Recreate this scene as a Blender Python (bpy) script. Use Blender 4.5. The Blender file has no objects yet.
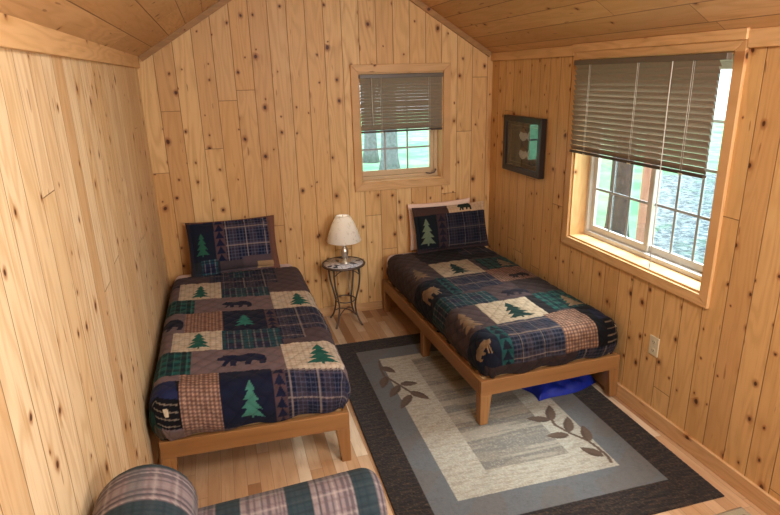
import bpy, bmesh, math, random
import numpy as np
from mathutils import Vector, Matrix
random.seed(7); rng = np.random.default_rng(7)
SC = bpy.context.scene
COL = SC.collection
PI = math.pi

# ------------------------------------------------------------------ geometry of the room
W = 2.866; X0W = -.022; ZC_L = 2.252; ZC_R = 2.230; ZT = 2.170; SL = 0.6176; YF = -6.3
XR = (W + (ZC_R - ZC_L)/SL)/2; ZRIDGE = ZC_L + SL*XR
WX0, WX1, WZ0, WZ1 = 1.6509, 2.401, 1.182, 2.100         # back window opening
RY0, RY1, RZ0, RZ1 = -1.3115, -2.5517, 0.929, 2.1475     # right window opening
TH = 0.17
BB = 0.098

# ------------------------------------------------------------------ colour helpers
def lin(c):
    c = np.asarray(c, float)/255.0
    return np.where(c <= 0.04045, c/12.92, ((c+0.055)/1.055)**2.4)
def rgba(c): 
    l = lin(c); return (float(l[0]), float(l[1]), float(l[2]), 1.0)

# ------------------------------------------------------------------ node helper
class G:
    def __init__(s, name):
        s.mat = bpy.data.materials.new(name); s.mat.use_nodes = True
        s.nt = s.mat.node_tree; s.nt.nodes.clear()
        s.out = s.nt.nodes.new('ShaderNodeOutputMaterial')
    def n(s, t, **kw):
        d = s.nt.nodes.new(t)
        for k, v in kw.items(): setattr(d, k, v)
        return d
    def put(s, sock, v):
        if v is None: return
        if isinstance(v, bpy.types.NodeSocket): s.nt.links.new(v, sock)
        else: sock.default_value = v
    def m(s, op, a, b=None, c=None):
        d = s.n('ShaderNodeMath', operation=op)
        s.put(d.inputs[0], a); s.put(d.inputs[1], b); s.put(d.inputs[2], c)
        return d.outputs[0]
    def add(s, a, b): return s.m('ADD', a, b)
    def mul(s, a, b): return s.m('MULTIPLY', a, b)
    def step(s, x, e0, e1):       # smooth 0 -> 1 from e0 to e1 (e0 may exceed e1)
        d = s.n('ShaderNodeMapRange', interpolation_type='SMOOTHSTEP')
        s.put(d.inputs[0], x)
        if e0 <= e1:
            s.put(d.inputs[1], e0); s.put(d.inputs[2], e1); d.inputs[3].default_value = 0; d.inputs[4].default_value = 1
        else:
            s.put(d.inputs[1], e1); s.put(d.inputs[2], e0); d.inputs[3].default_value = 1; d.inputs[4].default_value = 0
        return d.outputs[0]
    def vec(s, x, y, z=0.0):
        d = s.n('ShaderNodeCombineXYZ'); s.put(d.inputs[0], x); s.put(d.inputs[1], y); s.put(d.inputs[2], z); return d.outputs[0]
    def coords(s, kind='Object'):
        t = s.n('ShaderNodeTexCoord'); x = s.n('ShaderNodeSeparateXYZ'); s.nt.links.new(t.outputs[kind], x.inputs[0])
        return x.outputs[0], x.outputs[1], x.outputs[2], t.outputs[kind]
    def noise(s, v, scale=5, detail=3, rough=.5, dist=0.0, color=False):
        d = s.n('ShaderNodeTexNoise'); s.put(d.inputs['Vector'], v); d.inputs['Scale'].default_value = scale
        d.inputs['Detail'].default_value = detail; d.inputs['Roughness'].default_value = rough; d.inputs['Distortion'].default_value = dist
        return d.outputs['Color'] if color else d.outputs[0]
    def white(s, v):
        d = s.n('ShaderNodeTexWhiteNoise', noise_dimensions='3D'); s.put(d.inputs['Vector'], v)
        x = s.n('ShaderNodeSeparateColor'); s.nt.links.new(d.outputs['Color'], x.inputs[0])
        return x.outputs[0], x.outputs[1], x.outputs[2]
    def voro(s, v, scale, rnd=1.0, feature='F1'):
        d = s.n('ShaderNodeTexVoronoi', feature=feature, voronoi_dimensions='2D')
        s.put(d.inputs['Vector'], v); d.inputs['Scale'].default_value = scale; d.inputs['Randomness'].default_value = rnd
        return d
    def mix(s, f, a, b, blend='MIX'):
        d = s.n('ShaderNodeMix', data_type='RGBA', blend_type=blend)
        s.put(d.inputs['Factor'], f); s.put(d.inputs['A'], a) if False else s.put(d.inputs[6], a); s.put(d.inputs[7], b)
        return d.outputs[2]
    def bsdf(s, color, rough=.5, spec=.5, metal=0.0, bump=None, bump_d=.002, bump_s=1.0, sheen=0.0, coat=0.0, **kw):
        d = s.n('ShaderNodeBsdfPrincipled')
        s.put(d.inputs['Base Color'], color); s.put(d.inputs['Roughness'], rough)
        d.inputs['Specular IOR Level'].default_value = spec; d.inputs['Metallic'].default_value = metal
        d.inputs['Sheen Weight'].default_value = sheen; d.inputs['Coat Weight'].default_value = coat
        for k, v in kw.items(): s.put(d.inputs[k.replace('_', ' ')], v)
        if bump is not None:
            b = s.n('ShaderNodeBump'); b.inputs['Distance'].default_value = bump_d; b.inputs['Strength'].default_value = bump_s
            s.put(b.inputs['Height'], bump); s.nt.links.new(b.outputs[0], d.inputs['Normal'])
        s.nt.links.new(d.outputs[0], s.out.inputs[0])
        return d

def pine(name, ua, va, width=.143, pale=(232,197,140), honey=(212,165,104), uscale=1.0, knot_p=.72, blen=3.1, groove=.0032, seed=0.0, rough=.42, knot_s=6.6, dark=1.0):
    g = G(name)
    X, Y, Z, _ = g.coords(); ax = dict(x=X, y=Y, z=Z)
    U = g.mul(ax[ua], uscale); V = ax[va]
    up = g.add(g.m('DIVIDE', U, width), 40.0 + seed*7.3)
    p = g.m('FLOOR', up); f = g.m('FRACT', up)
    r0, _, _ = g.white(g.vec(p, seed, 1.7))
    vp = g.add(g.m('DIVIDE', V, blen), g.mul(r0, 9.0)); vp = g.add(vp, 20.0)
    q = g.m('FLOOR', vp); fv = g.m('FRACT', vp)
    a, b, c = g.white(g.vec(p, q, seed+.37))
    # grain in board space
    gu = g.add(U, g.mul(a, 31.0)); gv = g.add(V, g.mul(b, 17.0))
    fine = g.noise(g.vec(g.mul(gu, 1.0), g.mul(gv, .035), c), 95, 4, .6)
    ring = g.noise(g.vec(gu, g.mul(gv, .13), c), 7.5, 2, .45, .25)
    lines = g.m('SINE', g.mul(ring, 62.0)); lines = g.add(g.mul(lines, .5), .5)
    lines = g.m('POWER', lines, 1.6)
    big = g.noise(g.vec(gu, g.mul(gv, .3), c), 4.0, 2, .5)
    # knots
    kv = g.vec(gu, g.mul(gv, .78), 0)
    warp = g.noise(kv, 22, 2, .5, color=True)
    wv = g.n('ShaderNodeVectorMath', operation='MULTIPLY_ADD'); g.put(wv.inputs[0], warp); wv.inputs[1].default_value = (.016,.016,0); g.put(wv.inputs[2], kv)
    vo = g.voro(wv.outputs[0], knot_s, .95)
    cs = g.n('ShaderNodeSeparateColor'); g.nt.links.new(vo.outputs['Color'], cs.inputs[0])
    has = g.m('LESS_THAN', cs.outputs[0], knot_p)
    rad = g.add(g.mul(g.m('POWER', cs.outputs[1], 2.0), .066), .027)          # in cell units
    d = g.m('DIVIDE', vo.outputs['Distance'], rad)
    core = g.mul(g.step(d, 1.15, .55), has)
    halo = g.mul(g.step(d, 2.6, .9), has)
    far = g.mul(g.step(d, 7.0, 1.5), has)
    base = g.mix(a, rgba(pale), rgba(honey))
    base = g.mix(g.mul(g.step(b, .70, .98), .45), base, rgba((196,150,100)))
    base = g.mix(g.mul(big, .42), base, rgba(tuple(min(255, v*.90+12) for v in pale)))
    tint = g.mul(lines, g.add(g.mul(far, .35), .34))
    base = g.mix(tint, base, rgba((190,146,90)))
    base = g.mix(g.mul(g.step(fine, .52, .75), .34), base, rgba((176,130,84)))
    # small resin flecks
    fl = g.noise(g.vec(g.mul(gu, 1.0), g.mul(gv, .16), g.add(c, 4.0)), 42, 1, .4)
    base = g.mix(g.mul(g.step(fl, .74, .80), .55), base, rgba((128,74,36)))
    base = g.mix(g.mul(halo, .72), base, rgba((160,104,58)))
    base = g.mix(g.mul(core, .93), base, rgba((78,44,26)))
    # joints
    de = g.mul(g.m('MINIMUM', f, g.m('SUBTRACT', 1.0, f)), width)
    dv = g.mul(g.m('MINIMUM', fv, g.m('SUBTRACT', 1.0, fv)), blen)
    jn = g.m('MAXIMUM', g.step(de, groove, groove*.35), g.mul(g.step(dv, groove, groove*.35), .85))
    base = g.mix(g.mul(jn, .78), base, rgba((112,74,42)))
    if dark != 1.0: base = g.mix(1.0, base, (dark, dark, dark, 1), 'MULTIPLY')
    h = g.add(g.mul(fine, .10), g.m('SUBTRACT', 1.0, g.mul(jn, 1.0)))
    h = g.m('SUBTRACT', h, g.mul(core, .08))
    rr = g.add(rough, g.mul(fine, .16))
    g.bsdf(base, rr, .4, bump=h, bump_d=.004, bump_s=.55)
    return g.mat

def plain_wood(name, axis='x', col=(196,128,66), col2=(168,100,46), rough=.42, scale=1.0):
    g = G(name); X, Y, Z, v = g.coords()
    k = {'x': (.05,1,1), 'y': (1,.05,1), 'z': (1,1,.05)}[axis]
    mv = g.n('ShaderNodeVectorMath', operation='MULTIPLY'); g.put(mv.inputs[0], v); mv.inputs[1].default_value = tuple(i*scale for i in k)
    n1 = g.noise(mv.outputs[0], 70, 4, .6); n2 = g.noise(mv.outputs[0], 14, 2, .5, .6)
    c = g.mix(g.step(n2, .3, .7), rgba(col), rgba(col2))
    c = g.mix(g.mul(g.step(n1, .5, .8), .35), c, rgba(tuple(i*.72 for i in col2)))
    g.bsdf(c, rough, .45, bump=n1, bump_d=.001, bump_s=.3)
    return g.mat

def flat(name, col, rough=.5, metal=0.0, spec=.5, var=.12, nscale=40, bump=0.0, **kw):
    g = G(name); _, _, _, v = g.coords()
    n = g.noise(v, nscale, 3, .55)
    c = g.mix(n, rgba(tuple(max(0, i*(1-var)) for i in col)), rgba(tuple(min(255, i*(1+var)) for i in col)))
    g.bsdf(c, rough, spec, metal, bump=n if bump else None, bump_d=bump or .001, bump_s=.6, **kw)
    return g.mat

def painted(name, rough=.85, weave=900, bump=.0006, sheen=.04, spec=.2, big=0.0):
    g = G(name); at = g.n('ShaderNodeAttribute', attribute_name='Col')
    _, _, _, v = g.coords()
    n = g.noise(v, weave, 2, .6); n2 = g.noise(v, 34, 3, .55)
    c = g.mix(g.mul(g.step(n, .35, .75), .22), at.outputs['Color'], (0,0,0,1))
    c = g.mix(g.mul(g.step(n2, .45, .8), .16), c, (0.02,0.016,0.014,1))
    h = g.add(g.mul(n, .5), g.mul(n2, big))
    g.bsdf(c, rough, spec, bump=h, bump_d=bump, bump_s=.7, sheen=sheen)
    return g.mat

def glass(name, tint=(1,1,1,1), gl=.08):
    g = G(name)
    t = g.n('ShaderNodeBsdfTransparent'); t.inputs[0].default_value = tint
    s = g.n('ShaderNodeBsdfGlossy'); s.inputs['Roughness'].default_value = .02
    lw = g.n('ShaderNodeLayerWeight'); lw.inputs[0].default_value = .35
    mx = g.n('ShaderNodeMixShader'); g.put(mx.inputs[0], g.add(g.mul(lw.outputs['Fresnel'], .22), gl))
    g.nt.links.new(t.outputs[0], mx.inputs[1]); g.nt.links.new(s.outputs[0], mx.inputs[2]); g.nt.links.new(mx.outputs[0], g.out.inputs[0])
    return g.mat

# ------------------------------------------------------------------ mesh builder
class MB:
    def __init__(s): s.v = []; s.f = []; s.sm = []
    def _a(s, vs, fs, smooth=False):
        o = len(s.v); s.v += [tuple(map(float, v)) for v in vs]; s.f += [tuple(i+o for i in f) for f in fs]; s.sm += [smooth]*len(fs); return s
    def box(s, x0, x1, y0, y1, z0, z1):
        x0, x1 = min(x0,x1), max(x0,x1); y0, y1 = min(y0,y1), max(y0,y1); z0, z1 = min(z0,z1), max(z0,z1)
        v = [(x,y,z) for z in (z0,z1) for y in (y0,y1) for x in (x0,x1)]
        return s._a(v, [(0,2,3,1),(4,5,7,6),(0,1,5,4),(2,6,7,3),(0,4,6,2),(1,3,7,5)])
    def taper(s, b, t):           # b, t = (x0,x1,y0,y1,z)
        v = [(b[0],b[2],b[4]),(b[1],b[2],b[4]),(b[1],b[3],b[4]),(b[0],b[3],b[4]),(t[0],t[2],t[4]),(t[1],t[2],t[4]),(t[1],t[3],t[4]),(t[0],t[3],t[4])]
        return s._a(v, [(0,3,2,1),(4,5,6,7),(0,1,5,4),(1,2,6,5),(2,3,7,6),(3,0,4,7)])
    def prism(s, pts, axis, a, b):
        n = len(pts)
        def P(p, t): return (t,p[0],p[1]) if axis == 'x' else ((p[0],t,p[1]) if axis == 'y' else (p[0],p[1],t))
        v = [P(p, a) for p in pts] + [P(p, b) for p in pts]
        return s._a(v, [tuple(range(n))[::-1], tuple(range(n, 2*n))] + [(i,(i+1)%n,(i+1)%n+n,i+n) for i in range(n)])
    def lathe(s, prof, c=(0,0,0), n=32, cap=True):
        v = []; f = []
        for r, z in prof:
            for k in range(n): t = 2*PI*k/n; v.append((c[0]+r*math.cos(t), c[1]+r*math.sin(t), c[2]+z))
        for i in range(len(prof)-1):
            for k in range(n): f.append((i*n+k, i*n+(k+1)%n, (i+1)*n+(k+1)%n, (i+1)*n+k))
        if cap:
            if prof[0][0] > 1e-5: f.append(tuple(range(n))[::-1])
            if prof[-1][0] > 1e-5: f.append(tuple((len(prof)-1)*n+k for k in range(n)))
        return s._a(v, f, True)
    def tube(s, pts, r, n=10, closed=False):
        pts = [Vector(p) for p in pts]; m = len(pts); v = []; f = []
        rs = r if isinstance(r, (list, tuple)) else [r]*m
        up = Vector((0,0,1)); prev = None
        for i, p in enumerate(pts):
            t = (pts[(i+1) % m]-pts[i-1]) if closed else (pts[min(i+1,m-1)]-pts[max(i-1,0)])
            t.normalize()
            if prev is None:
                a = t.cross(up if abs(t.z) < .9 else Vector((1,0,0))).normalized()
            else:
                a = (prev - t*prev.dot(t)).normalized()
            prev = a; b = t.cross(a)
            for k in range(n):
                w = 2*PI*k/n; v.append(p + (a*math.cos(w)+b*math.sin(w))*rs[i])
        L = m if closed else m-1
        for i in range(L):
            for k in range(n): f.append((i*n+k, i*n+(k+1)%n, ((i+1)%m)*n+(k+1)%n, ((i+1)%m)*n+k))
        if not closed: f += [tuple(range(n))[::-1], tuple((m-1)*n+k for k in range(n))]
        return s._a(v, f, True)
    def sphere(s, c, r, nu=16, nv=10):
        rx, ry, rz = (r,r,r) if not isinstance(r, tuple) else r
        v = [(c[0],c[1],c[2]-rz)]; f = []
        for i in range(1, nv):
            t = PI*i/nv
            for k in range(nu): w = 2*PI*k/nu; v.append((c[0]+rx*math.sin(t)*math.cos(w), c[1]+ry*math.sin(t)*math.sin(w), c[2]-rz*math.cos(t)))
        v.append((c[0],c[1],c[2]+rz)); e = len(v)-1
        for k in range(nu): f.append((0, 1+(k+1)%nu, 1+k)); f.append((e, e-nu+k, e-nu+(k+1)%nu))
        for i in range(nv-2):
            for k in range(nu): f.append((1+i*nu+k, 1+i*nu+(k+1)%nu, 1+(i+1)*nu+(k+1)%nu, 1+(i+1)*nu+k))
        return s._a(v, f, True)
    def build(s, name, mat, parent=None, bevel=0.0, off=None, segs=2):
        me = bpy.data.meshes.new(name)
        if off is None: off = tuple(parent.location) if (parent is not None and parent.get('_w')) else (0,0,0)
        me.from_pydata([(v[0]-off[0], v[1]-off[1], v[2]-off[2]) for v in s.v], [], s.f)
        bm = bmesh.new(); bm.from_mesh(me); bmesh.ops.recalc_face_normals(bm, faces=bm.faces); bm.to_mesh(me); bm.free()
        me.polygons.foreach_set('use_smooth', s.sm)
        me.materials.append(mat); me.update()
        o = bpy.data.objects.new(name, me); COL.objects.link(o)
        if parent is not None:
            o.parent = parent
            if parent.get('_w'): o['_w'] = 0
        if bevel:
            m = o.modifiers.new('bevel', 'BEVEL'); m.width = bevel; m.segments = segs; m.limit_method = 'ANGLE'
        return o

def tag(o, label, cat, group=None, kind=None):
    o['label'] = label; o['category'] = cat
    if group: o['group'] = group
    if kind: o['kind'] = kind
    return o
def thing(name, label, cat, loc=(0,0,0), rz=0.0, group=None, kind=None, world=False):
    o = bpy.data.objects.new(name, None); COL.objects.link(o); o.location = loc; o.rotation_euler = (0,0,rz)
    o.empty_display_size = .1
    if world: o['_w'] = 1       # its parts are given in room coordinates
    return tag(o, label, cat, group, kind)
def struct(o, label, cat): return tag(o, label, cat, None, 'structure')

def grid_obj(name, P, C, mat, parent=None, closed_u=False, closed_v=False, smooth=True):
    """P (n,m,3) points, C (n,m,3) linear colours on the POINT domain"""
    n, m, _ = P.shape
    idx = np.arange(n*m).reshape(n, m)
    A = idx; 
    if closed_u: A = np.vstack([A, A[:1]])
    if closed_v: A = np.hstack([A, A[:, :1]])
    q = np.stack([A[:-1,:-1], A[1:,:-1], A[1:,1:], A[:-1,1:]], -1).reshape(-1, 4)
    me = bpy.data.meshes.new(name)
    me.vertices.add(n*m); me.vertices.foreach_set('co', P.reshape(-1).astype(np.float32))
    nf = len(q); me.loops.add(nf*4); me.polygons.add(nf)
    me.loops.foreach_set('vertex_index', q.reshape(-1).astype(np.int32))
    me.polygons.foreach_set('loop_start', np.arange(0, nf*4, 4, dtype=np.int32))
    me.polygons.foreach_set('use_smooth', np.full(nf, smooth))
    me.update(calc_edges=True); me.validate()
    if C is not None:
        ca = me.color_attributes.new('Col', 'FLOAT_COLOR', 'POINT')
        ca.data.foreach_set('color', np.concatenate([C.reshape(-1,3), np.ones((n*m,1))], 1).reshape(-1).astype(np.float32))
    me.materials.append(mat)
    o = bpy.data.objects.new(name, me); COL.objects.link(o)
    if parent is not None: o.parent = parent
    return o

# ------------------------------------------------------------------ painting helpers (numpy)
def inpoly(x, y, poly):
    r = np.zeros(x.shape, bool); n = len(poly)
    bx = [p[0] for p in poly]; by = [p[1] for p in poly]
    sel = (x >= min(bx)) & (x <= max(bx)) & (y >= min(by)) & (y <= max(by))
    xs, ys = x[sel], y[sel]; rr = np.zeros(xs.shape, bool); j = n-1
    for i in range(n):
        xi, yi = poly[i]; xj, yj = poly[j]
        c = ((yi > ys) != (yj > ys)) & (xs < (xj-xi)*(ys-yi)/((yj-yi) or 1e-12)+xi)
        rr ^= c; j = i
    r[sel] = rr
    return r
TREE = [(-.04,0),(-.04,.09),(-.5,.06),(-.16,.30),(-.42,.29),(-.13,.52),(-.32,.52),(-.09,.74),(-.20,.75),(0,1.0),(.20,.75),(.09,.74),(.32,.52),(.13,.52),(.42,.29),(.16,.30),(.5,.06),(.04,.09),(.04,0)]
BEAR = [(-.5,.42),(-.47,.58),(-.38,.66),(-.36,.78),(-.30,.72),(-.2,.74),(-.05,.70),(.15,.82),(.33,.78),(.47,.6),(.5,.35),(.46,.0),(.34,.0),(.35,.22),(.22,.28),(.16,.0),(.05,.0),(.07,.26),(-.1,.27),(-.12,.0),(-.24,.0),(-.24,.28),(-.34,.0),(-.42,.02),(-.33,.36),(-.42,.36)]
NAVY=(27,34,58); PLUM=(94,80,84); MAUVE=(128,112,114); CREAM=(214,203,182); GREEN=(34,104,92); DGREEN=(24,66,62); RUST=(160,122,102); TEAL=(36,96,100); BLACK=(20,20,26); BROWN=(66,50,44)
class Paint:
    def __init__(s, X, Y, base): s.X = X; s.Y = Y; s.C = np.empty(X.shape+(3,)); s.C[...] = lin(base)
    def put(s, m, c): s.C[m] = lin(c)
    def sub(s, m, c, a): s.C[m] = s.C[m]*(1-a)+lin(c)*a
    def box(s, x0, x1, y0, y1): return (s.X >= x0)&(s.X < x1)&(s.Y >= min(y0,y1))&(s.Y < max(y0,y1))
    def rect(s, x0, x1, y0, y1, kind):
        m = s.box(x0, x1, y0, y1); X, Y = s.X, s.Y
        if isinstance(kind, tuple): s.put(m, kind); return m
        if kind == 'plaid':
            s.put(m, NAVY)
            s.sub(m & (np.mod(X+.02,.15) < .05), (92,78,84), .34); s.sub(m & (np.mod(Y+.03,.15) < .05), (92,78,84), .34)
            s.sub(m & (np.mod(X,.026) < .007), (112,116,140), .30); s.sub(m & (np.mod(Y,.026) < .007), (112,116,140), .30)
            s.sub(m & (np.mod(X+.05,.15) < .008), (190,172,156), .42); s.sub(m & (np.mod(Y+.01,.15) < .008), (190,172,156), .42)
        elif kind == 'teal_plaid':
            s.put(m, (44,50,78)); s.sub(m & (np.mod(X,.16) < .07), TEAL, .55); s.sub(m & (np.mod(Y,.13) < .06), TEAL, .45)
            s.sub(m & (np.mod(X,.04) < .008), (150,140,140), .5); s.sub(m & (np.mod(Y,.04) < .008), (20,22,36), .6)
        elif kind == 'green':
            s.put(m, (32,100,96)); s.sub(m & (np.mod(X,.07) < .035), (16,28,44), .65); s.sub(m & (np.mod(Y,.07) < .035), (16,28,44), .65)
            s.sub(m & (np.mod(X,.035) < .006), (90,150,140), .35)
        elif kind == 'gingham':
            s.put(m, (186,152,130)); s.sub(m & (np.mod(X,.022) < .011), (94,66,62), .6); s.sub(m & (np.mod(Y,.022) < .011), (94,66,62), .6)
        elif kind == 'cream':
            s.put(m, CREAM); s.sub(m & (np.mod(X,.03) < .008), (160,138,112), .3); s.sub(m & (np.mod(Y,.03) < .008), (160,138,112), .3)
        elif kind == 'saw':
            s.put(m, (92,72,76)); w = x1-x0
            t = np.mod(Y, .06)/.06; s.put(m & (np.abs(X-(x0+x1)/2) < w*.42*(1-t)), (28,34,62))
        elif kind == 'saw_teal':
            s.put(m, TEAL); w = x1-x0
            t = np.mod(Y, .06)/.06; s.put(m & (np.abs(X-(x0+x1)/2) < w*.42*(1-t)), (24,34,52))
        return m
    def motif(s, poly, cx, y0, w, h, c, flip=1):
        m = inpoly((s.X-cx)/w*flip, (s.Y-y0)/h, poly); s.put(m, c)
    def cabin(s, x0, x1, y0, y1):
        s.put(s.box(x0, x1, y0, y1), BLACK)
        h = (y1-y0)
        s.put(inpoly(s.X, s.Y, [(x0,y1-.45*h),(x0+.1*(x1-x0),y1),(x1-.1*(x1-x0),y1),(x1,y1-.45*h)]), (40,48,86))
        for k in range(4):
            yy = y0+.05*h+k*.13*h; s.sub(s.box(x0+.1*(x1-x0), x1-.05*(x1-x0), yy, yy+.025*h), (176,160,140), .55)
        xm = x0+.55*(x1-x0); s.put(s.box(xm, xm+.032, y0+.24*h, y0+.24*h+.04), (222,206,176))

# ------------------------------------------------------------------ materials
M = {}
M['wall_back'] = pine('pine_wall_back', 'x', 'z', .143, seed=1.0)
M['wall_side'] = pine('pine_wall_left_lit', 'y', 'z', .143, pale=(236,214,174), honey=(222,190,140), seed=2.0, blen=6.0, knot_p=.5, groove=.0024)  # lamp and window light on this wall put into a paler colour
M['wall_right'] = pine('pine_wall_right', 'y', 'z', .136, pale=(228,190,132), honey=(208,164,104), seed=3.0, blen=4.0)
M['ceiling'] = pine('pine_ceiling', 'x', 'y', .150, pale=(222,182,132), honey=(200,156,106), uscale=1.175, seed=4.0, knot_p=.25)
for a in 'xyz':
    u = {'x':'z','y':'z','z':'y'}[a]
    M['trim_'+a] = pine('pine_trim_'+a, u, a, 3.0, pale=(226,188,136), honey=(212,168,114), seed=5.0+ord(a), knot_p=.22, blen=60, knot_s=6)
    M['base_'+a] = pine('pine_baseboard_'+a, u, a, 3.0, pale=(214,176,130), honey=(200,160,112), seed=8.0+ord(a), knot_p=.12, blen=60)
M['rake'] = pine('pine_rake_shaded', 'z', 'x', 3.0, pale=(166,128,80), honey=(146,110,66), seed=77.0, knot_p=.2, blen=60)  # darker than the other trim: shade on the rake boards painted in
M['floor'] = None
def floor_mat():
    g = G('laminate_floor'); X, Y, Z, _ = g.coords()
    w, L = .068, .62
    u = g.add(g.m('DIVIDE', X, w), 30.5); p = g.m('FLOOR', u); f = g.m('FRACT', u)
    r, _, _ = g.white(g.vec(p, 3.3, 1.1))
    v = g.add(g.add(g.m('DIVIDE', Y, L), g.mul(r, 5.0)), 40.0); q = g.m('FLOOR', v); fv = g.m('FRACT', v)
    a, b, c = g.white(g.vec(p, q, 7.7))
    n = g.noise(g.vec(g.add(X, g.mul(a, 9.0)), g.mul(Y, .06), b), 80, 4, .6)
    n2 = g.noise(g.vec(g.add(X, g.mul(a, 9.0)), g.mul(Y, .2), b), 12, 2, .5, .5)
    base = g.mix(a, rgba((212,182,146)), rgba((190,152,112)))
    base = g.mix(g.step(b, .72, .95), base, rgba((166,126,90)))
    base = g.mix(g.step(c, .78, .95), base, rgba((224,204,174)))
    base = g.mix(g.mul(g.step(n2, .35, .75), .4), base, rgba((168,126,88)))
    base = g.mix(g.mul(g.step(n, .5, .8), .35), base, rgba((132,96,66)))
    d1 = g.mul(g.m('MINIMUM', f, g.m('SUBTRACT', 1.0, f)), w); d2 = g.mul(g.m('MINIMUM', fv, g.m('SUBTRACT', 1.0, fv)), L)
    jn = g.m('MAXIMUM', g.step(d1, .0016, .0004), g.step(d2, .0016, .0004))
    base = g.mix(g.mul(jn, .5), base, rgba((90,58,34)))
    g.bsdf(base, g.add(.24, g.mul(n, .15)), .5, bump=g.m('SUBTRACT', g.mul(n, .2), jn), bump_d=.001, bump_s=.3)
    return g.mat
M['floor'] = floor_mat()
M['bed'] = {a: plain_wood('stained_bed_wood_'+a, a, (164,121,75), (142,101,59)) for a in 'xyz'}
M['slat_bed'] = plain_wood('bed_slat_wood', 'x', (206,170,120), (190,150,100))
M['vinyl'] = flat('white_vinyl', (206,204,196), .35, var=.03)
M['vinyl_warm'] = flat('almond_vinyl', (206,182,146), .4, var=.03)
M['vinyl_dark'] = flat('grey_muntin', (168,174,176), .4, var=.04)
M['glass'] = glass('window_glass', (.97,.985,.98,1), .03)
M['pglass'] = glass('picture_glass', (.92,.94,.94,1), .02)
M['quilt'] = painted('patchwork_cotton', big=2.0)
M['wool'] = painted('woven_rug', rough=.95, weave=420, bump=.003, sheen=.15, big=1.0)
M['plaid'] = painted('plaid_upholstery', rough=.9, weave=700, bump=.001, big=.6)
M['sheet'] = flat('white_sheet', (226,214,218), .9, var=.05, nscale=14, bump=.004)
M['pillow_cream'] = flat('cream_pillowcase', (238,212,192), .9, var=.05, nscale=14, bump=.004)
M['blind'] = flat('taupe_blind_vinyl', (150,136,118), .5, var=.05)
M['blind_dark'] = flat('dark_taupe_rail', (78,66,56), .45, var=.06)
M['rail'] = flat('bronze_headrail', (108,98,84), .4, var=.05)
M['cord'] = flat('white_cord', (214,208,196), .8, var=.04)
M['iron'] = flat('brown_iron', (104,92,82), .45, .35, var=.15)
M['pewter'] = flat('brushed_pewter', (206,200,188), .28, .85, var=.1)
M['frame'] = flat('black_brown_frame', (44,34,28), .35, var=.15)
M['mat_board'] = flat('dark_green_mat', (24,28,27), .8, var=.15)
M['brass'] = flat('thin_gold_line', (120,98,66), .4, .3, var=.1)
M['ivory'] = flat('ivory_plastic', (212,202,172), .4, var=.03)
M['slot'] = flat('dark_slot', (40,36,32), .6)
M['blue'] = flat('blue_nylon', (22,42,140), .55, var=.25, nscale=25, bump=.006)
M['bark'] = flat('grey_bark', (120,122,126), .95, var=.35, nscale=14, bump=.03)
M['bark_dark'] = flat('dark_bark', (84,72,72), .95, var=.35, nscale=14, bump=.03)
M['post'] = plain_wood('red_brown_post', 'z', (186,150,144), (160,124,120), .8)
M['leafm'] = flat('tree_leaves', (96,150,84), .8, var=.3, nscale=30)
M['shade'] = None

# ------------------------------------------------------------------ room shell
def panel(name, axis, a, b, outline, hole, mat, label, cat='wall'):
    """wall between planes a and b on the axis; outline = list of (u,v); hole = (u0,u1,v0,v1) or None. Built as slabs around the hole."""
    mb = MB()
    if hole is None: mb.prism(outline, axis, a, b)
    else:
        us = [p[0] for p in outline]; u0, u1 = min(us), max(us)
        def topz(u):
            if len(outline) == 4: return outline[2][1]
            return min(ZC_L+SL*(u-0), ZC_R+SL*(W-u))
        h0, h1, v0, v1 = hole
        def strip(ua, ub, va):
            brk = [ua] + ([XR] if (len(outline) > 4 and ua < XR < ub) else []) + [ub]
            for p, q in zip(brk[:-1], brk[1:]): mb.prism([(p,va),(q,va),(q,topz(q)),(p,topz(p))], axis, a, b)
        strip(u0, h0, 0); strip(h1, u1, 0); strip(h0, h1, v1); mb.prism([(h0,0),(h1,0),(h1,v0),(h0,v0)], axis, a, b)
    return struct(mb.build(name, mat), label, cat)
gable = [(X0W,0),(W,0),(W,ZC_R),(XR,ZRIDGE),(X0W,ZC_L+X0W*SL)]
panel('wall_back', 'y', 0, TH, gable, (WX0,WX1,WZ0,WZ1), M['wall_back'], 'knotty pine gable wall behind the bed heads')
panel('wall_front', 'y', YF-.1, YF, gable, None, M['wall_back'], 'pine gable wall behind the camera')
panel('wall_left', 'x', -.14, X0W, [(YF,0),(0,0),(0,ZC_L+X0W*SL),(YF,ZC_L+X0W*SL)], None, M['wall_side'], 'knotty pine plank wall on the left, light painted into its paler colour')
panel('wall_right', 'x', W, W+TH, [(YF,0),(0,0),(0,ZC_R),(YF,ZC_R)], (RY1,RY0,RZ0,RZ1), M['wall_right'], 'knotty pine plank wall with the large window')
struct(MB().box(-.14, W+TH, YF-.1, TH, -.12, 0).build('floor', M['floor']), 'laminate strip floor in mixed light brown tones', 'floor')
mb = MB()
mb.prism([(-.12,ZC_L-.12*SL),(XR,ZRIDGE),(XR,ZRIDGE+.14),(-.12,ZC_L+.14-.12*SL)], 'y', YF-.1, TH)
mb.prism([(W+TH,ZC_R-TH*SL),(XR,ZRIDGE),(XR,ZRIDGE+.14),(W+TH,ZC_R+.14-TH*SL)], 'y', YF-.1, TH)
struct(mb.build('ceiling', M['ceiling']), 'sloping tongue and groove pine ceiling', 'ceiling')
struct(MB().box(W-.018, W, YF, 0, 0, BB).build('baseboard_right', M['base_y'], bevel=.005), 'pine baseboard along the right wall', 'baseboard')
struct(MB().box(X0W, W-.018, -.016, 0, 0, .078).build('baseboard_back', M['base_x'], bevel=.004), 'pine baseboard along the back wall', 'baseboard')
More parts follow.
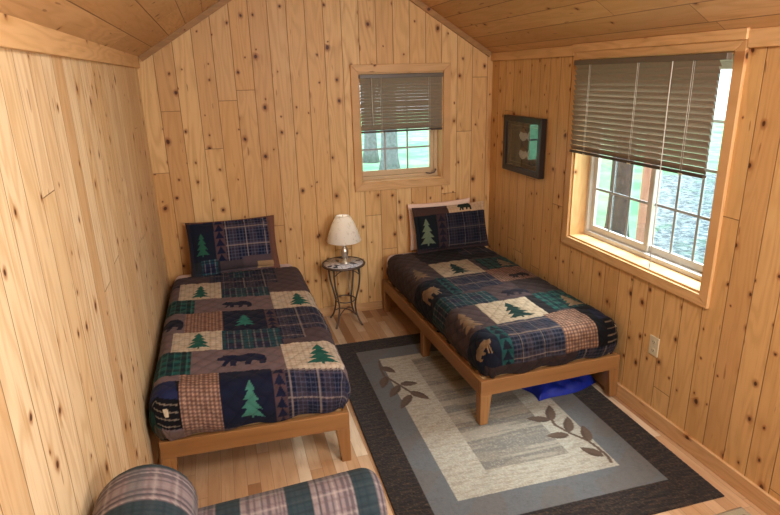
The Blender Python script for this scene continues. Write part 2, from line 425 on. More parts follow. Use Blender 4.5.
struct(MB().box(X0W, X0W+.012, YF, -.016, 0, .078).build('baseboard_left', M['base_y'], bevel=.004), 'pine baseboard along the left wall', 'baseboard')
struct(MB().box(X0W, X0W+.022, YF, 0, ZT, ZC_L+.004).build('trim_1', M['trim_y'], bevel=.003), 'pine trim board under the left ceiling edge', 'trim')
struct(MB().box(W-.020, W, RY0+.064, 0, ZT, ZC_R+.008).build('trim_2', M['trim_y'], bevel=.003), 'pine trim board under the right ceiling edge near the corner', 'trim')
struct(MB().box(W-.020, W, YF, RY1-.064, ZT-.012, ZC_R+.008).build('trim_3', M['trim_y'], bevel=.003), 'pine trim board under the right ceiling edge near the camera', 'trim')
struct(MB().box(W-.032, W, RY1-.064, RY0+.064, RZ1+.047, ZC_R+.014).build('trim_4', M['trim_y'], bevel=.003), 'pine header board above the large window', 'trim')
def rake(name, x0, z0, x1, z1, lab):
    d = Vector((x1-x0, z1-z0)).normalized(); nrm = Vector((d.y, -d.x)) if d.x*1 > 0 else Vector((-d.y, d.x))
    if nrm.y > 0: nrm = -nrm
    w = .042
    mb = MB().prism([(x0,z0),(x1,z1),(x1+nrm.x*w,z1+nrm.y*w),(x0+nrm.x*w,z0+nrm.y*w)], 'y', -.022, 0)
    struct(mb.build(name, M['rake']), lab, 'trim')
rake('trim_5', 0.0, ZC_L, XR, ZRIDGE, 'pine rake trim along the left ceiling slope on the gable wall')
rake('trim_6', W-.02, ZC_R+.02*SL, XR, ZRIDGE, 'pine rake trim along the right ceiling slope on the gable wall')

# ------------------------------------------------------------------ windows (structure)
def window(name, label, loc, rz, w, h, casing, depth, cols, rows, slider, tight=0.0):
    """local: x across, y outward (into the wall), z up, origin at the opening's lower left corner as seen from inside"""
    t = thing(name, label, 'window', loc, rz, kind='structure')
    c = casing; ct = .020
    mx, mz = M['trim_x'], M['trim_z']
    MB().prism([(-c,h+c),(w+c,h+c),(w,h),(0,h)], 'y', -ct, 0).build('head_casing', mx, t, .003)
    MB().prism([(-c,-c),(w+c,-c),(w,0),(0,0)], 'y', -ct, 0).build('sill_casing', mx, t, .003)
    MB().prism([(-c,-c),(0,0),(0,h),(-c,h+c)], 'y', -ct, 0).build('side_casing', mz, t, .003)
    MB().prism([(w+c,-c),(w,0),(w,h),(w+c,h+c)], 'y', -ct, 0).build('side_casing', mz, t, .003)
    # jamb liners
    j = .012
    MB().box(0, w, -.002, depth, 0, j).build('sill', mx, t, .002)
    MB().box(0, w, -.002, depth, h-j, h).build('head_jamb', mx, t)
    MB().box(0, j, -.002, depth, j, h-j).build('side_jamb', mz, t)
    MB().box(w-j, w, -.002, depth, j, h-j).build('side_jamb', mz, t)
    fw = .03
    fr = MB(); y0, y1 = depth-.035, depth+.03
    fr.box(j, w-j, y0, y1, j, j+fw); fr.box(j, w-j, y0, y1, h-j-fw, h-j); fr.box(j, j+fw-tight, y0, y1, j+fw, h-j-fw); fr.box(w-j-fw, w-j, y0, y1, j+fw, h-j-fw)
    vm = M['vinyl'] if slider else M['vinyl_warm']
    fr.build('frame', vm, t, .003)
    X0, X1, Z0, Z1 = j+fw-tight, w-j-fw, j+fw, h-j-fw
    spans = [(X0, X1, 0.0)] if not slider else [(X0, (X0+X1)/2+.022, 0.0), ((X0+X1)/2-.022, X1, .022)]
    for (a, b, dy) in spans:
        sw = .040
        s = MB(); ya, yb = depth-.012+dy*.9, depth+.008+dy*.9
        s.box(a, b, ya, yb, Z0, Z0+sw*1.15); s.box(a, b, ya, yb, Z1-sw, Z1); s.box(a, a+sw-tight, ya, yb, Z0+sw*1.15, Z1-sw); s.box(b-sw, b, ya, yb, Z0+sw*1.15, Z1-sw)
        so = s.build('sash', vm, t, .003)
        ga, gb, gz0, gz1 = a+sw-tight, b-sw, Z0+sw*1.15, Z1-sw; ym = (ya+yb)/2
        MB().box(ga, gb, ym-.002, ym+.002, gz0, gz1).build('pane', M['glass'], so)
        mu = MB(); k = .008
        for i in range(1, cols): x = ga+(gb-ga)*i/cols; mu.box(x-k, x+k, ym-.006, ym-.0025, gz0, gz1)
        for i in range(1, rows): z = gz0+(gz1-gz0)*i/rows; mu.box(ga, gb, ym-.0064, ym-.0024, z-k, z+k)
        mu.build('muntin', M['vinyl_dark'], so)
    return t
w1 = window('window_1', 'small pine cased window with a crank in the gable wall', (WX0,0,WZ0), 0, WX1-WX0, WZ1-WZ0, .0645, .13, 3, 4, False, .020)
cr = MB().tube([(.62,.085,.042),(.655,.06,.040),(.69,.05,.048),(.70,.05,.068)], .006).sphere((.70,.05,.072), .010, 10, 8)
cr.build('crank_handle', M['iron'], w1)
window('window_2', 'large pine cased sliding window in the right wall', (W,RY0,RZ0), -PI/2, RY0-RY1, RZ1-RZ0, .0604, .15, 3, 4, True)

# ------------------------------------------------------------------ blinds
def blind(label, loc, rz, w, h, s0, s1, tilt, pitch, wand, cords, hw):
    """local: x across from 0 to w, y outward, hanging down from z = 0"""
    t = thing('window_blind', label, 'blind', loc, rz)
    MB().box(0, w, -.016, .016, -.032, 0).build('headrail', M['rail'], t, .003)
    n = int((h-.055)/pitch); mb = MB()
    ca, sa = math.cos(tilt), math.sin(tilt)
    for i in range(n):
        z = -.044-i*pitch; pts = []
        jx = random.uniform(-.0015, .0015)
        for k in range(5):
            q = (k/4-.5)*2; bow = .0030*(1-q*q)
            y = -(q*hw*ca) - bow*sa; zz = q*hw*sa + bow*ca
            pts.append((y, z+zz))
        v = [(s0+jx,y,zz) for y, zz in pts]+[(s1+jx,y,zz) for y, zz in pts]
        mb._a(v, [(k,k+1,k+6,k+5) for k in range(4)], True)
    mb.build('slats', M['blind'], t)
    zb = -.044-(n-.45)*pitch
    MB().box(s0, s1, -.0125, .0125, zb-.018, zb-.002).build('bottom_rail', M['blind_dark'], t, .003)
    for x in cords:
        c = MB().tube([(x,-.0145,-.03),(x,-.0145,zb)], .0013, 6).tube([(x+.012,-.0145,-.03),(x+.012,-.0145,zb)], .0009, 6)
        c.build('ladder_cord', M['cord'], t)
        MB().box(x-.012, x+.018, -.0135, .0135, zb-.020, zb-.012).build('rail_clip', M['ivory'], t)
    if wand:
        x, z1 = wand
        MB().tube([(x,-.024,-.03),(x,-.026,-.2),(x+.004,-.022,z1)], .0028, 8).sphere((x+.004,-.022,z1), .008, 8, 6).build('tilt_wand', M['cord'], t)
    return t
blind('taupe slatted blind half lowered over the small window', (WX0+.006,.018-.026,WZ1-.014), 0, WX1-WX0-.012, .50, .006, WX1-WX0-.018, 1.05, .0265, (.10,-.40), [.175,.605], .01535)
blind('wide taupe slatted blind half lowered over the large right wall window', (W-.040,RY0-.004,RZ1-.006), -PI/2, RY0-RY1-.008, .612, .006, RY0-RY1-.055, 1.05, .0325, (.90,-1.17), [.17,.62,1.03], .0201)

# ------------------------------------------------------------------ quilts, mattresses, beds
def fnoise(x, y, seeds, sc):
    o = np.zeros_like(x); r = np.random.default_rng(seeds)
    for k in range(7):
        a = r.uniform(0, 2*PI); f = sc*r.uniform(.6, 1.6); o += np.sin((x*math.cos(a)+y*math.sin(a))*f+r.uniform(0, 6.28))
    return o/7
def quilt(label, loc, rz, w, yfoot, yhead, top, bottom, r, painter, seed, tuck=.02):
    vert = top-r-bottom; L = r*PI/2+vert; st = .0052
    s = np.arange(r-L, w-r+L+1e-6, st); t = np.arange(yfoot+r-L, yhead+1e-6, st)
    S, T = np.meshgrid(s, t, indexing='ij')
    ox = np.where(S < r, S-r, np.where(S > w-r, S-(w-r), 0.0)); oy = np.where(T < yfoot+r, T-(yfoot+r), 0.0)
    cx = np.clip(S, r, w-r); cy = np.maximum(T, yfoot+r)
    hyp = np.hypot(ox, oy)+1e-9; Lm = np.maximum(np.abs(ox), np.abs(oy)); dx, dy = ox/hyp, oy/hyp
    th = np.minimum(Lm/r, PI/2); dn = np.maximum(0, Lm-r*PI/2)
    frac = dn/max(vert, 1e-6)
    hor = r*np.sin(th)+.012*np.sin(frac*PI) - tuck*frac**3
    z = top-r*(1-np.cos(th))-dn
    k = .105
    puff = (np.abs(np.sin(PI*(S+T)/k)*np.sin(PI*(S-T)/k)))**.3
    d = .0055*puff+.010*fnoise(S, T, seed, 9)+.004*fnoise(S, T, seed+5, 30)
    hor = hor+d*np.sin(th); z = z+d*np.cos(th)+.010*np.sin(S*23+seed)*frac
    P = np.stack([cx+dx*hor, cy+dy*hor, z], -1)
    pt = painter(S, T)
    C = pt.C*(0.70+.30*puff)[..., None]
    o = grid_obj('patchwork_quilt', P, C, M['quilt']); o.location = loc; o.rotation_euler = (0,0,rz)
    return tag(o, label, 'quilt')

def paint_left(S, T):
    p = Paint(S, T+.18*(S-.38), MAUVE)
    B = p.rect
    B(-1,2,-.5,.5,'plaid'); B(-1,.09,-.444,.2,PLUM); B(.09,.30,-.444,-.30,PLUM); B(.45,.62,-.36,-.2,'teal_plaid'); B(.80,2,-.72,.2,PLUM)
    B(.085,.38,-.786,-.444,'cream'); B(.38,.72,-.66,-.444,'plaid'); B(.38,.72,-.786,-.60,'teal_plaid'); B(.72,1.6,-.72,-.5,PLUM)
    B(-.02,.2,-1.05,-.786,'green'); B(-1,-.02,-1.05,-.444,PLUM); B(.2,.72,-1.05,-.786,MAUVE); B(.72,1.03,-1.06,-.73,'cream')
    B(.145,.38,-1.375,-1.05,'gingham'); B(.38,.65,-1.375,-1.05,NAVY); B(.65,.72,-1.42,-1.06,'saw'); B(.72,1.3,-1.42,-1.06,'plaid')
    B(.083,.37,-1.646,-1.375,'cream'); B(.37,.72,-1.646,-1.375,'teal_plaid'); B(.72,1.3,-1.63,-1.42,PLUM); B(.72,.86,-1.55,-1.42,'plaid')
    B(-.05,.2,-1.93,-1.646,'green'); B(.2,.7,-1.93,-1.646,MAUVE); B(.7,1.02,-1.95,-1.62,'cream')
    B(.145,.345,-3,-1.93,'gingham'); B(.345,.615,-3,-1.93,NAVY); B(.615,.685,-3,-1.95,'saw'); B(.685,1.3,-3,-1.95,'plaid')
    B(-.5,.0,-3,-1.93,DGREEN); p.cabin(-.05,.145,-2.28,-1.99)
    B(.685,1.08,-2.5,-2.10,'plaid')
    p.motif(TREE,.235,-.755,.13,.25,GREEN); p.motif(BEAR,.48,-.99,.20,.14,(26,34,58)); p.motif(TREE,.90,-1.03,.15,.26,GREEN)
    p.motif(BEAR,.02,-1.32,.24,.22,(26,32,54)); p.motif(TREE,.515,-1.31,.13,.19,(50,132,120)); p.motif(TREE,.235,-1.615,.14,.22,GREEN)
    p.motif(BEAR,.47,-1.86,.27,.18,(26,34,66)); p.motif(TREE,.90,-1.91,.18,.25,GREEN); p.motif(TREE,.495,-2.235,.125,.22,(78,138,122))
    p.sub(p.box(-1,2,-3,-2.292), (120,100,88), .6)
    return p
def paint_right(S, T):
    # S from 0 at the room side to w at the wall
    p = Paint(S, T, PLUM)
    B = p.rect; cr = (158,136,108)
    B(-1,2,-.52,.5,PLUM); B(.22,.95,-.52,.2,(46,38,40)); B(.62,.98,-.40,-.15,'plaid')
    B(.24,.60,-.87,-.52,'cream'); B(.64,1.3,-.82,-.55,'green'); B(-1,.24,-.87,-.45,PLUM)
    B(-1,.22,-1.26,-.88,(26,30,46)); B(.16,.24,-1.22,-.86,'saw_teal'); B(.24,.60,-1.20,-.87,'plaid'); B(.60,.95,-1.12,-.83,'gingham'); B(.95,1.4,-1.2,-.83,BLACK)
    B(-1,.40,-1.46,-1.24,'teal_plaid'); B(.40,.66,-1.46,-1.16,PLUM); B(.66,1.4,-1.42,-1.12,(70,58,58))
    B(-1,.21,-1.82,-1.46,PLUM); B(.21,.60,-1.78,-1.46,'cream'); B(.60,.67,-1.76,-1.44,(34,30,34)); B(.67,1.3,-1.74,-1.42,'green')
    B(-1,.11,-2.4,-1.82,NAVY); B(.11,.19,-2.22,-1.80,'saw_teal'); B(.19,.55,-2.24,-1.78,'plaid'); B(.55,.79,-2.22,-1.76,'gingham'); B(.79,1.3,-2.4,-1.74,BLACK)
    B(-1,2,-3,-2.135,(74,60,62)); B(.64,1.3,-2.34,-2.135,'plaid')
    p.cabin(.84,1.06,-2.135,-1.80)
    p.motif(TREE,.42,-.83,.17,.25,DGREEN); p.motif(TREE,.09,-.82,.15,.24,(150,130,104)); p.motif(TREE,.84,-.80,.13,.2,cr)
    p.motif(BEAR,.03,-1.17,.16,.20,cr,-1); p.motif(BEAR,.58,-1.40,.2,.14,(34,34,50)); p.motif(BEAR,.80,-1.07,.16,.12,(30,30,40))
    p.motif(TREE,.05,-1.78,.15,.24,(156,134,108)); p.motif(TREE,.42,-1.75,.19,.25,DGREEN); p.motif(TREE,.85,-1.72,.13,.2,cr)
    p.motif(BEAR,-.02,-2.05,.16,.15,cr,-1)
    return p
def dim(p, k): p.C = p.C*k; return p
def bed(label, loc, rz, w, ln, rail_z0, rail_z1, lift=0.0):
    """local: origin at the foot's left corner on the floor; x across, y towards the head"""
    t = thing('platform_bed', label, 'bed', loc, rz)
    tk = .03; BW = M['bed']
    MB().box(0, w, 0, tk, rail_z0, rail_z1).build('foot_rail', BW['x'], t, .004)
    MB().box(0, w, ln-tk, ln, rail_z0, rail_z1).build('head_rail', BW['x'], t, .004)
    for x in (0, w-tk): MB().box(x, x+tk, tk, ln-tk, rail_z0, rail_z1-.001).build('side_rail', BW['y'], t, .004)
    for i in range(10):
        y = .10+i*(ln-.2)/9; MB().box(tk, w-tk, y-.045, y+.045, rail_z1-.022, rail_z1-.002).build('slat', M['slat_bed'], t)
    a, b = .075, .052
    for sx in (0, 1):
        for j, y in enumerate((0, ln/2-.035, ln)):
            xa = (0, a) if sx == 0 else (w-a, w); xb = (0, b) if sx == 0 else (w-b, w)
            if j == 0: ya, yb = (0, .07), (0, .052)
            elif j == 1: ya, yb = (y, y+.07), (y+.009, y+.061)
            else: ya, yb = (ln-.07, ln), (ln-.052, ln)
            MB().taper((xb[0],xb[1],yb[0],yb[1],lift if j < 2 else 0), (xa[0],xa[1],ya[0],ya[1],rail_z0)).build('leg', BW['z'], t, .003)
    return t
def mattress(label, loc, rz, w, ln, z0, z1):
    mb = MB().box(0, w, 0, ln, z0, z1)
    o = mb.build('mattress', M['sheet'], None, .055, segs=5); o.location = loc; o.rotation_euler = (0,0,rz)
    for p in o.data.polygons: p.use_smooth = True
    return tag(o, label, 'mattress')
RZ0B, RZ1B = .2115, .3125
bed('low wooden platform bed against the left wall beside the armchair', (.030,-2.062,0), -.036, .99, 1.96, RZ0B, RZ1B)
mattress('white sheeted mattress of the left bed, bare strip at its head', (.030,-2.03,0), 0, .965, 1.985, RZ1B+.001, .566)
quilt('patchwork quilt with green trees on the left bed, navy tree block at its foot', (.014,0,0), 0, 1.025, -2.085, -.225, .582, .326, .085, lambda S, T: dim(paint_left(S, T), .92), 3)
bR = .0265
def RBpt(x, y): 
    c, s = math.cos(bR), math.sin(bR); return (2.845+c*x-s*y, -1.991+s*x+c*y)
o = RBpt(-1.003, -.02)
bed('low wooden platform bed under the large window on the right', (o[0],o[1],0), bR, 1.0, 1.975, RZ0B, RZ1B, .0112)
o = RBpt(-.972, .02); mattress('white sheeted mattress of the right bed, under the quilt dimmed for shade', (o[0],o[1],0), bR, .945, 1.93, RZ1B+.001, .546)
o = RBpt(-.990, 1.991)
quilt('patchwork quilt with pale bears and trees on the right bed, colours dimmed for shade', (o[0],o[1],0), bR, .975, -2.02, -.165, .562, .326, .085, lambda S, T: dim(paint_right(S, T), np.array([.60,.52,.43])), 11)  # shade on the right bed is multiplied into the quilt colours

# ------------------------------------------------------------------ pillows
def pillow(name, label, loc, rot, w, h, thick, painter, mat, cat='pillow', flange=True, seed=1):
    nu, nv = 150, 104
    u = np.linspace(-1, 1, nu); v = np.linspace(-1, 1, nv)
    U, V = np.meshgrid(u, v, indexing='ij')
    e = .9
    T = thick/2*(np.clip(1-(np.abs(U)/e)**2.6, 0, 1)*np.clip(1-(np.abs(V)/e)**2.6, 0, 1))**.55 if flange else thick/2*((1-np.abs(U)**2.6)*(1-np.abs(V)**2.6))**.5
    X = w/2*U*(1-.035*(1-V**2)); Z = h/2*V*(1-.05*(1-U**2))
    wr = .007*fnoise(X, Z, seed, 22)*np.clip(T/(thick*.2), 0, 1)
    wv = .006*fnoise(X, Z, seed+3, 12)
    F = np.stack([X, -T-.003-wr+wv, Z], -1); Bk = np.stack([X, T*.7+.003+wv, Z], -1)[:, ::-1]
    P = np.concatenate([F, Bk], 1)
    C = None
    if painter is not None:
        c = painter(X, Z).C; C = np.concatenate([c, c[:, ::-1]], 1)
    o = grid_obj(name, P, C, mat, closed_v=True); o.location = loc; o.rotation_euler = rot
    return tag(o, label, cat)
def sham_left(X, Z):
    p = Paint(X, Z, PLUM); B = p.rect
    B(-1,1,-1,1,'plaid'); B(-1,-.14,-.11,1,(30,38,56)); B(-.14,-.06,-.2,1,'saw'); B(-1,-.12,-1,-.11,(46,52,60)); B(-.26,-.14,-1,-.1,'teal_plaid')
    B(.06,.30,-1,-.10,PLUM); B(.285,1,-1,1,(112,82,70)); B(.30,1,-1,.25,(120,84,70)); B(.17,.30,-.2,-.15,(170,140,104)); B(-.12,.06,-1,-.12,(84,72,76))
    p.motif(TREE,-.24,-.07,.10,.19,(48,104,84))
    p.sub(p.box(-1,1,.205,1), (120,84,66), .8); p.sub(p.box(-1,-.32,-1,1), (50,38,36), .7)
    return p
def sham_right(X, Z):
    p = Paint(X, Z, (50,44,52)); B = p.rect
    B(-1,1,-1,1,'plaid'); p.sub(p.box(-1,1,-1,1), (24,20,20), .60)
    B(-1,-.02,.125,1,(78,58,52)); B(-.02,1,.125,1,'cream'); p.sub(p.box(-.02,1,.125,1), (190,140,80), .5)
    B(-1,-.14,-.16,.125,(26,32,38)); B(-.14,-.06,-.2,.125,'saw'); B(-1,1,-1,-.17,(58,46,48))
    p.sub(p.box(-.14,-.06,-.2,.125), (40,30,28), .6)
    p.motif(TREE,-.235,-.14,.13,.24,(110,124,100)); p.motif(BEAR,.14,.14,.13,.075,(34,48,40))
    return p
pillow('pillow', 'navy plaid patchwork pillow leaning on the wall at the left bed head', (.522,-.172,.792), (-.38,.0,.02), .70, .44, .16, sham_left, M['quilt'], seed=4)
pillow('pillow', 'plain cream pillow tucked behind the dark plaid pillow on the right bed', (2.350,-.072,.775), (-.10,-.02,0), .60, .42, .08, None, M['pillow_cream'], flange=False, seed=9)
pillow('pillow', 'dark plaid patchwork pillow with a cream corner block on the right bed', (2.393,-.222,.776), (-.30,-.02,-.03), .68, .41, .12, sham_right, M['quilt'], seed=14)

# ------------------------------------------------------------------ nightstand and lamp
TX, TY, TZ = 1.413, -.192, .548
def mosaic():
    g = G('mosaic_top'); X, Y, Z, v = g.coords()
    vo = g.voro(v, 26, .9); e = g.voro(v, 26, .9, 'DISTANCE_TO_EDGE')
    cs = g.n('ShaderNodeSeparateColor'); g.nt.links.new(vo.outputs['Color'], cs.inputs[0])
    c = g.mix(cs.outputs[0], rgba((200,206,218)), rgba((232,232,232)))
    c = g.mix(g.step(cs.outputs[1], .82, .84), c, rgba((70,78,96)))
    c = g.mix(g.step(e.outputs['Distance'], .05, .02), c, rgba((110,108,108)))
    g.bsdf(c, .3, .5); return g.mat
M['mosaic'] = mosaic()
ns = thing('nightstand', 'small round wrought iron side table with a mosaic top between the beds', 'side table', (TX,TY,0))
MB().lathe([(0,TZ-.012),(.170,TZ-.012),(.170,TZ),(0,TZ)], n=48).build('tabletop', M['mosaic'], ns)
MB().tube([(.178*math.cos(2*PI*k/48), .178*math.sin(2*PI*k/48), TZ-.006) for k in range(48)], .0105, 10, True).build('rim', M['iron'], ns)
def legpts(sx, sy):
    prof = [(.150,.535),(.152,.46),(.140,.36),(.112,.26),(.098,.19),(.104,.12),(.128,.05),(.158,.008)]
    c = [(p[0]*sx*.72, p[0]*sy*.80, p[1]) for p in prof]
    out = []
    for i in range(len(c)-1):
        p0, p1, p2, p3 = [Vector(c[max(0, min(len(c)-1, i+j))]) for j in (-1,0,1,2)]
        for k in range(4):
            t = k/4; out.append(.5*((2*p1)+(p2-p0)*t+(2*p0-5*p1+4*p2-p3)*t*t+(3*p1-p0-3*p2+p3)*t**3))
    return out+[Vector(c[-1])]
for sx in (-1,1):
    for sy in (-1,1):
        lg = MB().tube(legpts(sx, sy), .0078, 8).build('leg', M['iron'], ns)
        p = legpts(sx, sy)[-1]; MB().sphere((p.x,p.y,.008), (.010,.010,.008), 10, 6).build('foot', M['iron'], lg)
MB().tube([(.086*math.cos(2*PI*k/32), .094*math.sin(2*PI*k/32), .215) for k in range(32)], .005, 8, True).build('lower_ring', M['iron'], ns)
def arcbar(a, b, sag, n=12): return [(a[0]+(b[0]-a[0])*t, a[1]+(b[1]-a[1])*t, a[2]+sag*4*t*(1-t)) for t in [k/n for k in range(n+1)]]
cb = MB()
for sx in (-1,1): cb.tube(arcbar((.09*sx,-.10,.075),(-.09*sx,.10,.075),.05), .0045, 8)
cb.build('cross_brace', M['iron'], ns)
ub = MB()
for s in (-1,1): ub.tube(arcbar((-.107,.118*s,.47),(.107,.118*s,.47),.055), .0045, 8); ub.tube(arcbar((.107*s,-.118,.47),(.107*s,.118,.47),.055), .0045, 8)
ub.build('upper_brace', M['iron'], ns)
def shade_mat():
    g = G('lampshade_paper'); X, Y, Z, v = g.coords()
    n = g.noise(v, 22, 3, .6, .8); n2 = g.noise(v, 34, 2, .5, .4)
    c = g.mix(g.mul(g.step(n, .56, .66), .35), rgba((252,248,238)), rgba((196,192,164)))
    c = g.mix(g.mul(g.step(n2, .62, .70), .5), c, rgba((214,204,196)))
    d = g.n('ShaderNodeBsdfDiffuse'); g.put(d.inputs[0], c); t = g.n('ShaderNodeBsdfTranslucent'); g.put(t.inputs[0], c)
    mx = g.n('ShaderNodeMixShader'); mx.inputs[0].default_value = .35
    g.nt.links.new(d.outputs[0], mx.inputs[1]); g.nt.links.new(t.outputs[0], mx.inputs[2]); g.nt.links.new(mx.outputs[0], g.out.inputs[0])
    return g.mat
M['shade'] = shade_mat()
lp = thing('table_lamp', 'small table lamp with a cream floral shade and pewter base on the mosaic table', 'lamp', (TX+.015,TY+.005,TZ+.001))
MB().lathe([(0,0),(.050,0),(.054,.006),(.050,.014),(.034,.022),(.020,.032),(.016,.042),(.024,.052),(.031,.072),(.033,.092),(.029,.116),(.021,.132),(.015,.140),(.019,.147),(.019,.154),(.011,.160),(.010,.205),(0,.205)], n=32).build('base', M['pewter'], lp)
sh = MB().lathe([(.145,.194),(.146,.198),(.122,.276),(.096,.346),(.066,.402),(.054,.414),(.051,.415),(.063,.400),(.093,.344),(.121,.274),(.142,.198),(.145,.194)], n=48, cap=False).build('lamp_shade', M['shade'], lp)
MB().tube([(0,0,.205),(0,0,.26)], .008, 10).sphere((0,0,.285), (.026,.026,.038), 14, 10).build('bulb', M['vinyl'], lp)
sp = MB()
for k in range(3): sp.tube([(0,0,.395),(.056*math.cos(k*2.094),.056*math.sin(k*2.094),.403)], .0018, 6)
sp.tube([(0,0,.32),(0,0,.42)], .003, 6); sp.build('shade_spider', M['pewter'], lp)
MB().tube([(.03,.045,.004),(.05,.12,.003),(.055,.172,.006),(.056,.184,-.06),(.058,.176,-.25),(.075,.170,-.42),(.085,.160,-.541),(.13,.150,-.543)], .0028, 6).build('power_cord', M['cord'], lp)

# ------------------------------------------------------------------ framed picture, outlet
PY0, PY1, PZ0, PZ1, PD = -.338, -.938, 1.287, 1.738, .052
pc = thing('framed_picture', 'deep dark framed picture of two pale fish on the right wall', 'picture', (W,PY0,PZ0), -PI/2)   # local x along wall toward the camera, y into the wall
pw, ph = PY0-PY1, PZ1-PZ0; fw = .046
MB().prism([(0,ph),(pw,ph),(pw-fw,ph-fw),(fw,ph-fw)], 'y', -PD, -.002).prism([(0,0),(pw,0),(pw-fw,fw),(fw,fw)], 'y', -PD, -.002).prism([(0,0),(fw,fw),(fw,ph-fw),(0,ph)], 'y', -PD, -.002).prism([(pw,0),(pw-fw,fw),(pw-fw,ph-fw),(pw,ph)], 'y', -PD, -.002).build('frame', M['frame'], pc, .004)
MB().box(fw,pw-fw,-.016,-.004,fw,ph-fw).build('mat_board', M['mat_board'], pc)
gl = MB(); q = fw+.030
for (a,b,c,d) in ((q,pw-q,q,q+.004),(q,pw-q,ph-q-.004,ph-q),(q,q+.004,q+.004,ph-q-.004),(pw-q-.004,pw-q,q+.004,ph-q-.004)): gl.box(a,b,-.0175,-.016,c,d)
gl.build('gold_line', M['brass'], pc)
FISH = [(-.5,.02),(-.36,.20),(-.1,.30),(.12,.24),(.30,.07),(.5,.26),(.44,.0),(.5,-.24),(.30,-.07),(.1,-.22),(-.12,-.28),(-.38,-.18)]
M['fish'] = flat('pale_fish_relief', (232,222,200), .7, var=.25, nscale=60)
M['fish_dark'] = flat('brown_fish_back', (112,82,54), .7, var=.25, nscale=60)
for (cx, cz) in ((.30,ph*.665),(.305,ph*.345)):
    sc = .155; fo = MB().prism([(cx+p[0]*sc, cz+p[1]*sc) for p in FISH], 'y', -.024, -.016).build('fish', M['fish'], pc, .002)
    MB().prism([(cx-.055,cz+.030),(cx-.01,cz+.064),(cx+.04,cz+.034),(cx+.015,cz+.022),(cx-.02,cz+.026)], 'y', -.026, -.017).build('dorsal_fin', M['fish_dark'], fo)
MB().box(fw-.002,pw-fw+.002,-.044,-.041,fw-.002,ph-fw+.002).build('glazing', M['pglass'], pc)
ol = thing('wall_outlet', 'ivory duplex outlet plate low on the right wall', 'outlet', (W,-2.228,.43), -PI/2)
MB().box(0,.076,-.007,0,0,.122).build('cover_plate', M['ivory'], ol, .003)
for z in (.034,.088):
    r = MB().prism([(.038+.017*math.cos(2*PI*k/16), z+.015*math.sin(2*PI*k/16)) for k in range(16)], 'y', -.0085, -.006).build('receptacle', M['ivory'], ol)
    MB().box(.030,.032,-.0092,-.0083,z-.005,z+.006).box(.043,.045,-.0092,-.0083,z-.005,z+.006).box(.0365,.0395,-.0092,-.0083,z-.011,z-.008).build('slots', M['slot'], r)
MB().prism([(.038+.003*math.cos(2*PI*k/10), .061+.003*math.sin(2*PI*k/10)) for k in range(10)], 'y', -.0085, -.006).build('screw', M['pewter'], ol)

# ------------------------------------------------------------------ rugs
def rug(label, name, loc, rz, w, l, painter, step, mat, hgt=.009):
    """local: x 0..w, y 0..-l (towards the camera)"""
    xs = np.linspace(0, w, int(w/step)); ys = np.linspace(0, -l, int(l/step))
    xs = np.concatenate([[0], xs, [w]]); ys = np.concatenate([[0], ys, [-l]])
    X, Y = np.meshgrid(xs, ys, indexing='ij')
    Z = np.full(X.shape, hgt); Z[0] = Z[-1] = 0.0005; Z[:,0] = Z[:,-1] = .0005
    Z[1:-1,1:-1] += .0012*np.random.default_rng(3).standard_normal(Z[1:-1,1:-1].shape)*.5
    o = grid_obj(name, np.stack([X,Y,Z],-1), painter(X, Y).C, mat); o.location = loc; o.rotation_euler = (0,0,rz)
    return tag(o, label, 'rug')
RX, RY, RR = 1.168, -.640, -.020
def tolocal(x, y):
    c, s = math.cos(-RR), math.sin(-RR); a, b = x-RX, y-RY
    return (c*a-s*b, s*a+c*b)
